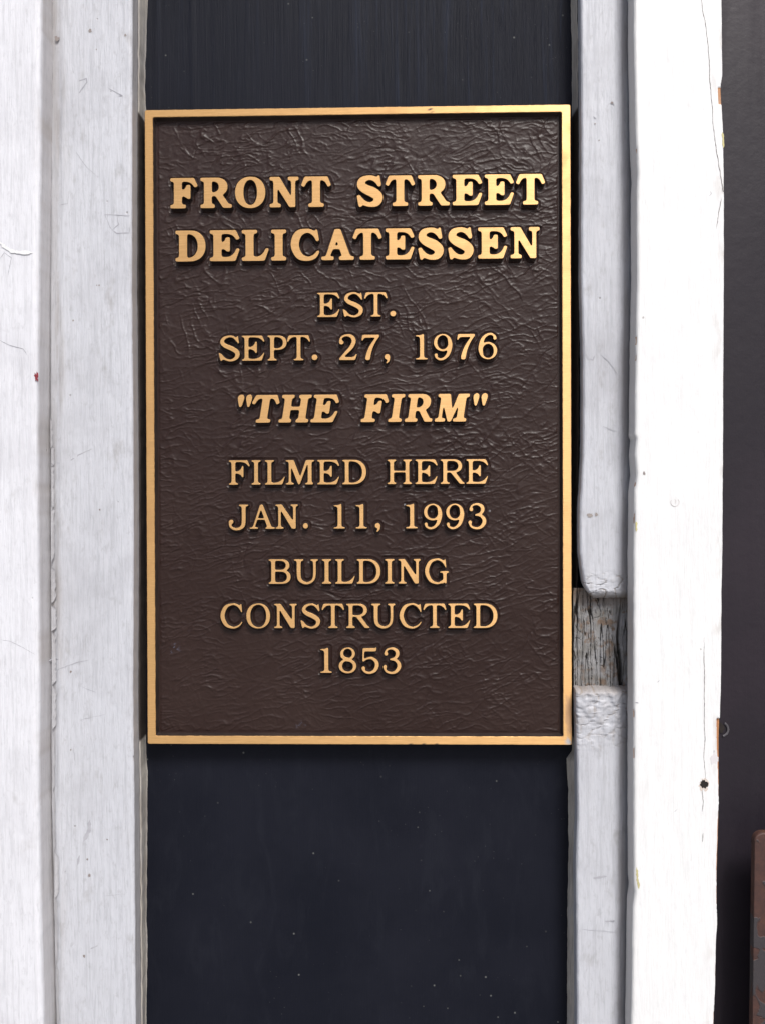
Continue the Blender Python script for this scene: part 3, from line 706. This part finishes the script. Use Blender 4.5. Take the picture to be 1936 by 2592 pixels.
zu = np.linspace(at(0, 1519, B3Y)[1], at(0, PT, B3Y)[1], 1150); zu = np.unique(np.concatenate([zu, np.linspace(zu[0], zu[0]+.03, 90)]))
zl = np.linspace(at(0, PB, B3Y)[1], at(0, 1742, B3Y)[1], 800); zl = np.unique(np.concatenate([zl, np.linspace(zl[-1]-.05, zl[-1], 120)]))
MU = moulding('moulding', m0, zu, 'bottom', 91, 'upper grey-white moulding right of the plaque ending in a rounded cracked tip')
ML = moulding('moulding', m1, zl, 'top', 97, 'lower grey-white moulding with lumpy filler at its top, below the gap right of the plaque')
for pts, w in (([(1500,295),(1507,302)], .0012), ([(1549,255),(1553,268)], .0010), ([(1482,895),(1488,908),(1500,912),(1504,900)], .0011), ([(1518,898),(1540,915),(1562,950)], .0005), ([(1525,1080),(1560,1092)], .0005)):
    ribbon('scratch', pts, w*.8, B3Y, M['pencil'], MU, seed=int(pts[0][1]))
for px, py, r in ((1505,313,.0006),(1492,1304,.0018),(1508,1302,.0012),(1515,355,.0005),(1548,260,.0009)):
    disc('dent', px, py, B3Y-.0002, r, r*.9, bpy.data.materials['knock_grey'], MU, int(px), .35)
for pts, w in (([(1500,2222),(1535,2218)], .0022), ([(1530,2332),(1556,2330)], .0011), ([(1470,2352),(1560,2360)], .0004)):
    ribbon('scratch', pts, w*.7, B3Y, M['pencil'], ML, seed=int(pts[0][1]))

# --- 4. broad clean white board right of the mouldings
B4Y = -.0262
w0 = rail([(-260,1604),(0,1604),(100,1604),(350,1609),(440,1613),(480,1611),(700,1612),(900,1608),(1100,1606),(1110,1610),(1150,1606),(1200,1610),(1240,1605),(1400,1603),(2000,1603),(2110,1603),(2240,1604),(2260,1606),(2300,1601),(2592,1597),(2860,1595)], B4Y)
w1 = rail([(-260,1826),(0,1826),(190,1828),(215,1824),(245,1825),(330,1830),(480,1832),(700,1832),(850,1831),(1100,1830),(1400,1828),(1500,1826),(1700,1825),(1745,1824),(1820,1822),(1900,1821),(1990,1821),(2060,1820),(2150,1818),(2200,1816),(2340,1815),(2380,1812),(2440,1811),(2592,1808),(2860,1806)], B4Y)
wpaint = rail([(-260,1840),(1700,1840),(1818,1840),(1820,1813),(1860,1813),(1930,1815),(1990,1817),(2030,1818),(2060,1816),(2120,1814),(2190,1812),(2300,1813),(2345,1818),(2440,1812),(2520,1808),(2592,1804),(2860,1804)], B4Y)
def f4(X, Y, Z, A):
    de = w1(Z) - X; dl = X - w0(Z)
    n = fbm(Z*70, X*250, 111, 4)
    chip = sstep(.0013, .0003, de + .0011 - .0024*np.clip(n, 0, 1)*sstep(-.05, .25, gnoise(Z*14, X*0, 113)))
    strip = (X > wpaint(Z) + .0003*n).astype(float)
    la, lb = at(0, 245, B4Y)[1], at(0, 290, B4Y)[1]
    chip2 = sstep(.0030, .0016, de)*(Z < la)*(Z > lb)*.9
    lchip = sstep(.0009, .0003, dl)*(dl > -.0004)*(sstep(.20, .34, gnoise(Z*75 + 5, X*90, 117)))*sstep(.1, .3, gnoise(Z*12+3, 0*X, 118))*.9
    A['wear'] = np.clip(np.maximum.reduce([chip, strip, chip2, lchip]), 0, 1)
    Y = Y + .0006*A['wear'] + .0012*strip
    A['grime_shade'] = .35*sstep(.010, .001, de)*sstep(.1, .5, fbm(X*100, Z*40, 119)) + .12*sstep(.004, 0, dl) + .5*sstep(.0006, .0, np.abs(Y - B4Y - .010) - .009)*0
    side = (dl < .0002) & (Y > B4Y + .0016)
    A['grime_shade'] = np.where(side, .36, A['grime_shade']); A['wear'] = np.where(side | (Y > B4Y + .0040), 0, A['wear'])  # left side face gets an even warm shade painted in its colour
    return X, Y, Z, A
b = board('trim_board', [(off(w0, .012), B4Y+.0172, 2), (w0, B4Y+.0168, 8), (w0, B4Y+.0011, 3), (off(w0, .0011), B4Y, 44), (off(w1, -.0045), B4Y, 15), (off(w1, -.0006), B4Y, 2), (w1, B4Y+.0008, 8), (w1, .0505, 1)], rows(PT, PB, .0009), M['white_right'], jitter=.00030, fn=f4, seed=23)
tag(b, 'bright clean white board with a chipped orange-wood right edge and a nail hole', 'board'); B4 = b
ribbon('crack', [(1774,0),(1777,20),(1786,70),(1791,120),(1796,200),(1801,270),(1806,330),(1812,380),(1820,430),(1829,486)], .00028, B4Y, M['crack'], B4, seed=7, taper=False)
ribbon('crack', [(1781,1612),(1782,1700),(1782,1800),(1782,1880),(1780,1915),(1784,1960),(1785,1978)], .00028, B4Y, M['crack'], B4, seed=8)
ribbon('crack', [(1776,1998),(1779,2030),(1776,2055)], .0003, B4Y, M['crack'], B4, seed=9)
ribbon('crack', [(1778,2108),(1776,2132)], .00035, B4Y, M['crack'], B4, seed=10)
ribbon('crack', [(1826,498),(1820,530),(1812,580)], .0003, B4Y, M['crack'], B4, seed=12)
disc('nail_hole', 1781, 1985, B4Y-.00025, .0025, .0028, plain('hole_black', (.010,.007,.006), (.02,.014,.012), rough=.95), B4, 6, .3)
disc('nail_rim', 1781, 1985, B4Y-.00015, .0036, .0041, plain('torn_fibre', (.55,.46,.40), (.68,.62,.57)), B4, 16, .35)
def ring(name, px, py, y, r0, r1, mat, parent, a0=0, a1=2*math.pi, n=40, h=.0003, seed=0):
    cx, cz = at(px, py, y); rs = random.Random(seed); V = []; F = []
    for k in range(n+1):
        a = a0 + (a1-a0)*k/n; e = .00018*(rs.random()-.5)
        for r, yy in ((r0+e, y-.0001), ((r0+r1)/2+e, y-h), (r1+e, y-.0001)): V.append((cx + r*math.cos(a), yy, cz + r*math.sin(a)))
    for k in range(n):
        a = 3*k; F += [(a, a+1, a+4, a+3), (a+1, a+2, a+5, a+4)]
    return link(name, py_mesh(name, V, F, [mat], smooth=[True]*len(F)), parent)
fill = plain('filler_ring', (.45,.42,.42), (.6,.57,.56))
ring('plug_ring', 1707, 1271, B4Y, .0026, .0030, fill, B4, math.radians(150), math.radians(400), seed=3)
ribbon('plug_ring', [(1706,1262),(1710,1268),(1707,1275)], .0006, B4Y, fill, B4, seed=4)
disc('dent', 1629, 1198, B4Y-.0002, .0008, .0014, bpy.data.materials['knock_grey'], B4, 9, .5)
for pts, w in (([(1605,1778),(1616,1779)], .0007), ([(1662,1727),(1668,1722)], .0006), ([(1806,1898),(1807,1910)], .0010), ([(1795,483),(1800,490),(1793,497)], .0003), ([(1705,2055),(1712,2048)], .0004)):
    ribbon('scratch', pts, w, B4Y, M['pencil'], B4, seed=int(pts[0][1]))
disc('dent', 1805, 1922, B4Y-.0002, .0028, .0040, plain('pale_scuff', (.58,.56,.57), (.66,.64,.65)), B4, 19, .4)
for a, c in (((1610, 2195), (1616, 2250)), ((1828, 335), (1829, 375)), ((1609, 1320), (1612, 1345))):
    ribbon('old_paint_chip', [a, c], .0013, B4Y, M['yellow'], B4, lift=.0002, seed=int(a[1]), wob=.0006)

# --- 5. dark door beyond the white board
DY = .050
def door_mat():
    m = NT('dark_door_paint'); g = m.noise(1., 3, .6, scale=(90, 90, 6)); bl = m.noise(6., 4, .6)
    c = m.mix(m.ramp(bl, .35, .65), (.014, .011, .016), (.020, .015, .021)); m.base(c, m.ramp(g, .3, .7, .46, .58)); m.b.inputs['Specular IOR Level'].default_value = .26
    m.bump(m.math('ADD', g, m.noise(150., 4)), .35, .0008); return m.m
xd0 = at(1640, 1296, DY)[0]; xs = np.linspace(xd0, xd0+.75, 90); X, Z = np.meshgrid(xs, rows(PT, PB, .004))
Y = DY + .0006*fbm(X*12, Z*5, 131)
DOOR = link('door', grid_mesh('door', X, Y, Z, door_mat(), {}))
tag(DOOR, 'dark purple-brown painted door surface at the far right', 'door')
ringm = plain('worn_steel_ring', (.085,.08,.09), (.03,.026,.03), rough=.5)
ring('screw_ring', 1824, 1846, DY-.0007, .0046, .0062, ringm, DOOR, math.radians(-75), math.radians(62), n=24, h=.0006, seed=8)
disc('screw_hole', 1825, 1842, DY-.0006, .0026, .0034, bpy.data.materials['hole_black'], DOOR, 4, .3)
# rusty plate standing off the door
def plate():
    y0 = .012; m = NT('rusty_painted_iron'); x, y, z = m.xyz()
    n = m.noise(34., 3, .55, .6, loc=(.2, 0, .85)); n2 = m.noise(160., 5, .65)
    c = m.mix(m.ramp(n2, .35, .68), (.062, .026, .019), (.040, .018, .015))
    c = m.mix(m.ramp(m.noise(60., 3, .6), .6, .7, 0, .5), c, (.11, .045, .018))
    pz = m.ramp(z, HZ-.36, HZ-.30, 1., 0.)
    msk = m.ramp(m.math('ADD', n, m.math('MULTIPLY', pz, .07)), .575, .60)
    c = m.mix(msk, c, (.034, .029, .032)); m.base(c, .62)
    m.bump(m.math('ADD', n2, m.math('MULTIPLY', msk, 1.2)), .5, .0007)
    xl0, zt = at(1909, 2108, y0); xlb, zb = at(1893, 3400, y0); xr = xl0 + .09; r = .0065; t = .006
    out = [(xlb, zb), (xr, zb), (xr, zt)]
    out += [(xl0 + r - r*math.sin(a), zt - r + r*math.cos(a)) for a in [math.pi/2*k/10 for k in range(11)]]
    V = []; F = []; n_ = len(out); cx = (xl0+xr)/2; cz = (zb+zt)/2
    for ins, yy in ((0, y0+t), (0, y0+.0012), (.0004, y0+.0004), (.0012, y0)):
        for (a, b_) in out:
            s = math.hypot(a-cx, b_-cz); V.append((a + (cx-a)/s*ins, yy, b_ + (cz-b_)/s*ins))
    for k in range(3):
        for i in range(n_): F.append((k*n_+i, k*n_+(i+1) % n_, (k+1)*n_+(i+1) % n_, (k+1)*n_+i))
    F.append(tuple(range(3*n_, 4*n_))); F.append(tuple(range(n_-1, -1, -1)))
    o = link('metal_plate', py_mesh('metal_plate', V, F, [m.m]))
    tag(o, 'rusty brown iron plate with flaking grey paint at the lower right corner', 'metal plate')
plate()
# ------------------------------------------------------------------ the plaque
PW, PH = .3048, .4572
PR = empty('plaque', (0, WALL_Y, HZ))
tag(PR, 'cast bronze plaque with raised gold lettering on textured brown, on the black panel', 'plaque')
REC = .0046                                          # recess of the field below the polished faces
def frame():
    rs = random.Random(5); N = 130
    def rect(l, r, b_, t, rad, y, jit=0, skew=0):
        """points counter-clockwise, rounded corners, same count on every ring"""
        pts = []
        def side(ax, az, bx, bz, n):
            for k in range(n): u = k/n; pts.append([ax*(1-u)+bx*u, az*(1-u)+bz*u])
        cs = [(l+rad, b_+rad, 180), (r-rad, b_+rad, 270), (r-rad, t-rad, 0), (l+rad, t-rad, 90)]
        for i, (cx, cz, a0) in enumerate(cs):
            for k in range(6):
                a = math.radians(a0 + 90*k/5); pts.append([cx+rad*math.cos(a), cz+rad*math.sin(a)])
            nx_, nz_, na = cs[(i+1) % 4]; a = math.radians(a0+90)
            ax, az = cx+rad*math.cos(a), cz+rad*math.sin(a); bx, bz = nx_+rad*math.cos(math.radians(na)), nz_+rad*math.sin(math.radians(na))
            n = N if i % 2 == 0 else int(N*1.5)
            for k in range(1, n): u = k/n; pts.append([ax*(1-u)+bx*u, az*(1-u)+bz*u])
        return [(p[0], y, HZ + p[1]) for p in pts]
    l, r, b_, t = -PW/2, PW/2, -PH/2, PH/2
    il, ir, ib, it = l+.0059, r-.0062, b_+.0059, t-.0052
    rings = [rect(l-.0003, r+.0003, b_-.0003, t+.0003, .0012, WALL_Y-.0002), rect(l, r, b_, t, .0012, .0008), rect(l, r, b_, t, .0012, .0004), rect(l+.00035, r-.00035, b_+.00035, t-.00035, .0010, .0),
             rect(il-.0003, ir+.0003, ib-.0003, it+.0003, .0013, .0), rect(il, ir, ib, it, .0012, .0004), rect(il+.0002, ir-.0002, ib+.0002, it-.0002, .0012, .0010), rect(il+.0013, ir-.0013, ib+.0013, it-.0013, .0010, REC+.0004)]
    n = len(rings[0]); V = []; 
    jn = [ (random.Random(i).random()-.5) for i in range(n)]
    for ri, rg in enumerate(rings):
        for i, p in enumerate(rg):
            e = .00020*(rs.random()-.5) if ri in (1, 2, 3, 4, 5) else 0
            V.append((p[0]+e, p[1], p[2]+.8*e))
    F = []; fm = []; sm = []
    for k in range(len(rings)-1):
        for i in range(n):
            j = (i+1) % n; F.append((k*n+i, k*n+j, (k+1)*n+j, (k+1)*n+i)); fm.append(0 if k in (1, 2, 3, 4) else 1); sm.append(False)
    # split the flat bars so the wear attributes have something to sit on
    me = py_mesh('frame', V, F, [M['bronze'], M['edge']], fm, sm)
    ob = link('frame', me, PR)
    import bmesh
    bm = bmesh.new(); bm.from_mesh(me)
    es = set()
    for f in bm.faces:
        if f.material_index == 0:
            for e in f.edges:
                if e.calc_length() > .003: es.add(e)
    bmesh.ops.subdivide_edges(bm, edges=list(es), cuts=5, use_grid_fill=True)
    bmesh.ops.recalc_face_normals(bm, faces=bm.faces[:])
    bm.to_mesh(me); bm.free()
    co = np.zeros(len(me.vertices)*3, np.float32); me.vertices.foreach_get('co', co); co = co.reshape(-1, 3)
    x, z = co[:, 0].astype(float), co[:, 2].astype(float) - HZ
    nn = fbm(x*260, z*180, 151)
    def near(px, py, rx, rz): cx, cz = at(px, py, 0); return np.exp(-(((x-cx)/rx)**2 + ((z-(cz-HZ))/rz)**2))
    stain = sstep(.35, .75, near(1438, 1812, .0035, .017) + .45*nn)*.7
    chip = np.zeros(len(x))
    for px, py, rx in ((1040,1885,.0018),(1052,1886,.0012),(1070,1885,.0010),(1092,1885,.0014),(1104,1886,.0014),(1275,1886,.0008),(1087,276,.0008),(1091,283,.0006)):
        chip = np.maximum(chip, sstep(.35, .6, near(px, py, rx, .0009) + .3*nn))
    grey = sstep(.4, .7, near(1437, 1878, .0026, .0026) + .35*nn)
    for k, v in (('stain', stain), ('chip', chip), ('grey', grey)):
        a_ = me.attributes.new(k, 'FLOAT', 'POINT'); a_.data.foreach_set('value', v.astype(np.float32))
    return il, ir, ib, it
FL, FR, FB, FT = frame()

# letters, then the field that flows round them
NX, NZ = 620, 940
gx = np.linspace(FL+.0004, FR-.0004, NX); gz = np.linspace(FB+.0004, FT-.0004, NZ) + HZ
GX, GZ = np.meshgrid(gx, gz); DIST = np.full(GX.shape, .02)
KIND = {',': 'comma', '.': 'period', '"': 'quotation_mark'}
def letter(ch, b_, sh, x0, x1, zb, zt):
    F, loops = glyph_shape(ch, b_); allp = np.concatenate(loops); xs = allp[:, 0] + sh*allp[:, 1]
    g0, g1 = xs.min(), xs.max(); sx = (x1-x0)/(g1-g0); sz = zt - zb
    gy_, gx_ = np.gradient(F.d)
    def samp(A, p):
        i = np.clip((p[:, 0]-F.x0)*GS, 0, A.shape[1]-1.001); j = np.clip((p[:, 1]-F.y0)*GS, 0, A.shape[0]-1.001)
        a = i.astype(int); c = j.astype(int); u = i-a; v = j-c
        return (A[c, a]*(1-u)+A[c, a+1]*u)*(1-v) + (A[c+1, a]*(1-u)+A[c+1, a+1]*u)*v
    V = []; Fc = []; fm = []; sm = []; polys = []; base = 0
    w = lambda p: np.stack([x0 + (p[:, 0] + sh*p[:, 1] - g0)*sx, zb + p[:, 1]*sz], 1)
    for lp in loops:
        nrm = np.stack([samp(gx_, lp), samp(gy_, lp)], 1); nrm /= np.linalg.norm(nrm, axis=1)[:, None] + 1e-9
        wp = w(lp); n = len(lp)
        lev = [(-.00014, 0.), (.0, .00016), (.00006, .0006), (.00055, REC+.0005)]
        for o_, y in lev: q = wp + nrm*o_; V += [(a, y, c) for a, c in q]
        for k in range(3):
            for i in range(n):
                j = (i+1) % n; Fc.append((base+k*n+i, base+k*n+j, base+(k+1)*n+j, base+(k+1)*n+i)); fm.append(0 if k == 0 else 1); sm.append(True)
        polys.append((base, n)); base += 4*n
    area = lambda lp: .5*np.sum(lp[:, 0]*np.roll(lp[:, 1], -1) - np.roll(lp[:, 0], -1)*lp[:, 1])
    order = list(range(len(loops)))
    outers = [i for i in order if area(loops[i])*np.sign(area(max(loops, key=lambda l: abs(area(l))))) > 0]; holes = [i for i in order if i not in outers]
    for oi in outers:
        hs = holes if len(outers) == 1 else []
        idx = []; vl = []
        for i in [oi] + hs:
            s, n = polys[i]; idx += list(range(s, s+n)); vl.append([Vector((V[k][0], V[k][2], 0)) for k in range(s, s+n)])
        for t in tessellate_polygon(vl):
            a, c, d = (idx[k] for k in t); A_, B_, C_ = Vector(V[a]), Vector(V[c]), Vector(V[d])
            if (B_-A_).cross(C_-A_).y > 0: a, c = c, a
            Fc.append((a, c, d)); fm.append(0); sm.append(False)
    me = py_mesh('letter', V, Fc, [M['bronze'], M['edge']], fm, sm)
    name = KIND.get(ch, 'digit' if ch.isdigit() else 'letter'); me.name = name
    link(name, me, PR)
    # distance to this letter on the field grid
    m_ = .012
    i0, i1 = np.searchsorted(gx, [x0-m_, x1+m_]); j0, j1 = np.searchsorted(gz, [zb-m_, zt+m_])
    X = GX[j0:j1, i0:i1]; Z = GZ[j0:j1, i0:i1]; gy2 = (Z-zb)/sz; gx2 = (X-x0)/sx + g0 - sh*gy2
    d = samp(F.d, np.stack([gx2.ravel(), gy2.ravel()], 1)).reshape(X.shape)*sz
    ex = np.maximum(np.maximum(F.x0-gx2, gx2-(F.x0+(F.d.shape[1]-1)/GS)), 0)*sx; ez = np.maximum(np.maximum(F.y0-gy2, gy2-(F.y0+(F.d.shape[0]-1)/GS)), 0)*sz
    DIST[j0:j1, i0:i1] = np.minimum(DIST[j0:j1, i0:i1], d + np.hypot(ex, ez))
for b_, sh, top, base, items in LINES:
    xa, xb = items[0][1], items[-1][2]
    zt = np.mean([at(xa, top[0], 0)[1], at(xb, top[1], 0)[1]]); zb = np.mean([at(xa, base[0], 0)[1], at(xb, base[1], 0)[1]])
    for ch, l, r in items:
        u = ((l+r)/2 - xa)/(xb - xa); pm = (top[0]*(1-u)+top[1]*u + base[0]*(1-u)+base[1]*u)/2
        letter(ch, b_, sh, at(l, pm, 0)[0], at(r, pm, 0)[0], zb, zt)

def field():
    X, Z = GX, GZ - HZ
    D = np.minimum(DIST, 9)
    de = np.minimum(np.minimum(X-FL, FR-X), np.minimum(Z-FB, FT-Z))
    q = fbm(X*14, Z*14, 201, 3)
    U = X + .008*q; W_ = Z + .008*fbm(X*14+5, Z*14+9, 203, 3)
    def ridges(ang, across, along, seed, k=5., warp=1.):
        c, s = math.cos(ang), math.sin(ang); a = (U*c + W_*s)/along; p = (-U*s + W_*c)/across
        p = p + .35*warp*fbm(a*2, p*.7, seed+1, 3)
        n = gnoise(a, p, seed); return np.clip(1 - np.abs(n)*k, 0, 1)**1.4
    up = sstep(-.10, .12, Z)
    # steep folds running down to the right, short and broken, mostly in the upper half
    h = .60*ridges(math.radians(-62), .0130, .040, 211, 8)*sstep(.02, .35, fbm(X*32, Z*22, 213))*(.3+.7*up)
    h += .50*ridges(math.radians(-50), .0090, .028, 215, 7)*sstep(.05, .4, fbm(X*38, Z*30, 217))*(.35+.65*up)
    # wavy wrinkles rising gently to the right, everywhere, strong below and right
    h += .62*ridges(math.radians(20), .0068, .026, 221, 4.5, 1.3)*(.34+.66*sstep(-.15, .3, fbm(X*28, Z*30, 223)))
    h += .50*ridges(math.radians(4), .0048, .017, 225, 4, 1.3)*(.32+.68*sstep(-.1, .3, fbm(X*32, Z*38, 227)))
    h += .40*ridges(math.radians(-34), .0055, .016, 229, 4, 1.3)*sstep(-.05, .3, fbm(X*35, Z*35, 231))*(.25+.75*sstep(-.02, .10, X))
    h += .22*fbm(X*45, Z*60, 233, 4) + .26*fbm(X*130, Z*170, 234, 4)*(.45+.55*sstep(-.03, .1, X)) + .10*fbm(X*360, Z*380, 235, 2)
    # long sharp valleys
    h -= .45*ridges(math.radians(38), .022, .06, 239, 16)*sstep(-.05, .25, fbm(X*16, Z*16, 241))
    lm = sstep(.0012, .0024, D); em = sstep(.0022, .0034, de)
    amp = (.00080 + .00018*fbm(X*9, Z*9, 250, 2))*lm*em
    Y = REC - amp*(h + .15) + .00022*(1-lm)
    Y -= .00016*np.exp(-((D-.0025)/.0005)**2)*em                  # faint lip where the texture stops short of the letters
    smear = np.zeros(X.shape)
    for px, py, r in ((430,1638,.0050),(462,1598,.0030),(1047,1500,.0040),(770,1835,.0035),(482,1820,.0025),(785,1842,.003)):
        cx, cz = at(px, py, REC); smear = np.maximum(smear, np.exp(-(((X-cx)/r)**2 + ((Z+HZ-cz)/r)**2)))
    o = link('textured_field', grid_mesh('textured_field', X, Y, Z+HZ, M['leather'], {'smear': np.clip(smear*1.3, 0, 1)}), PR)
field()
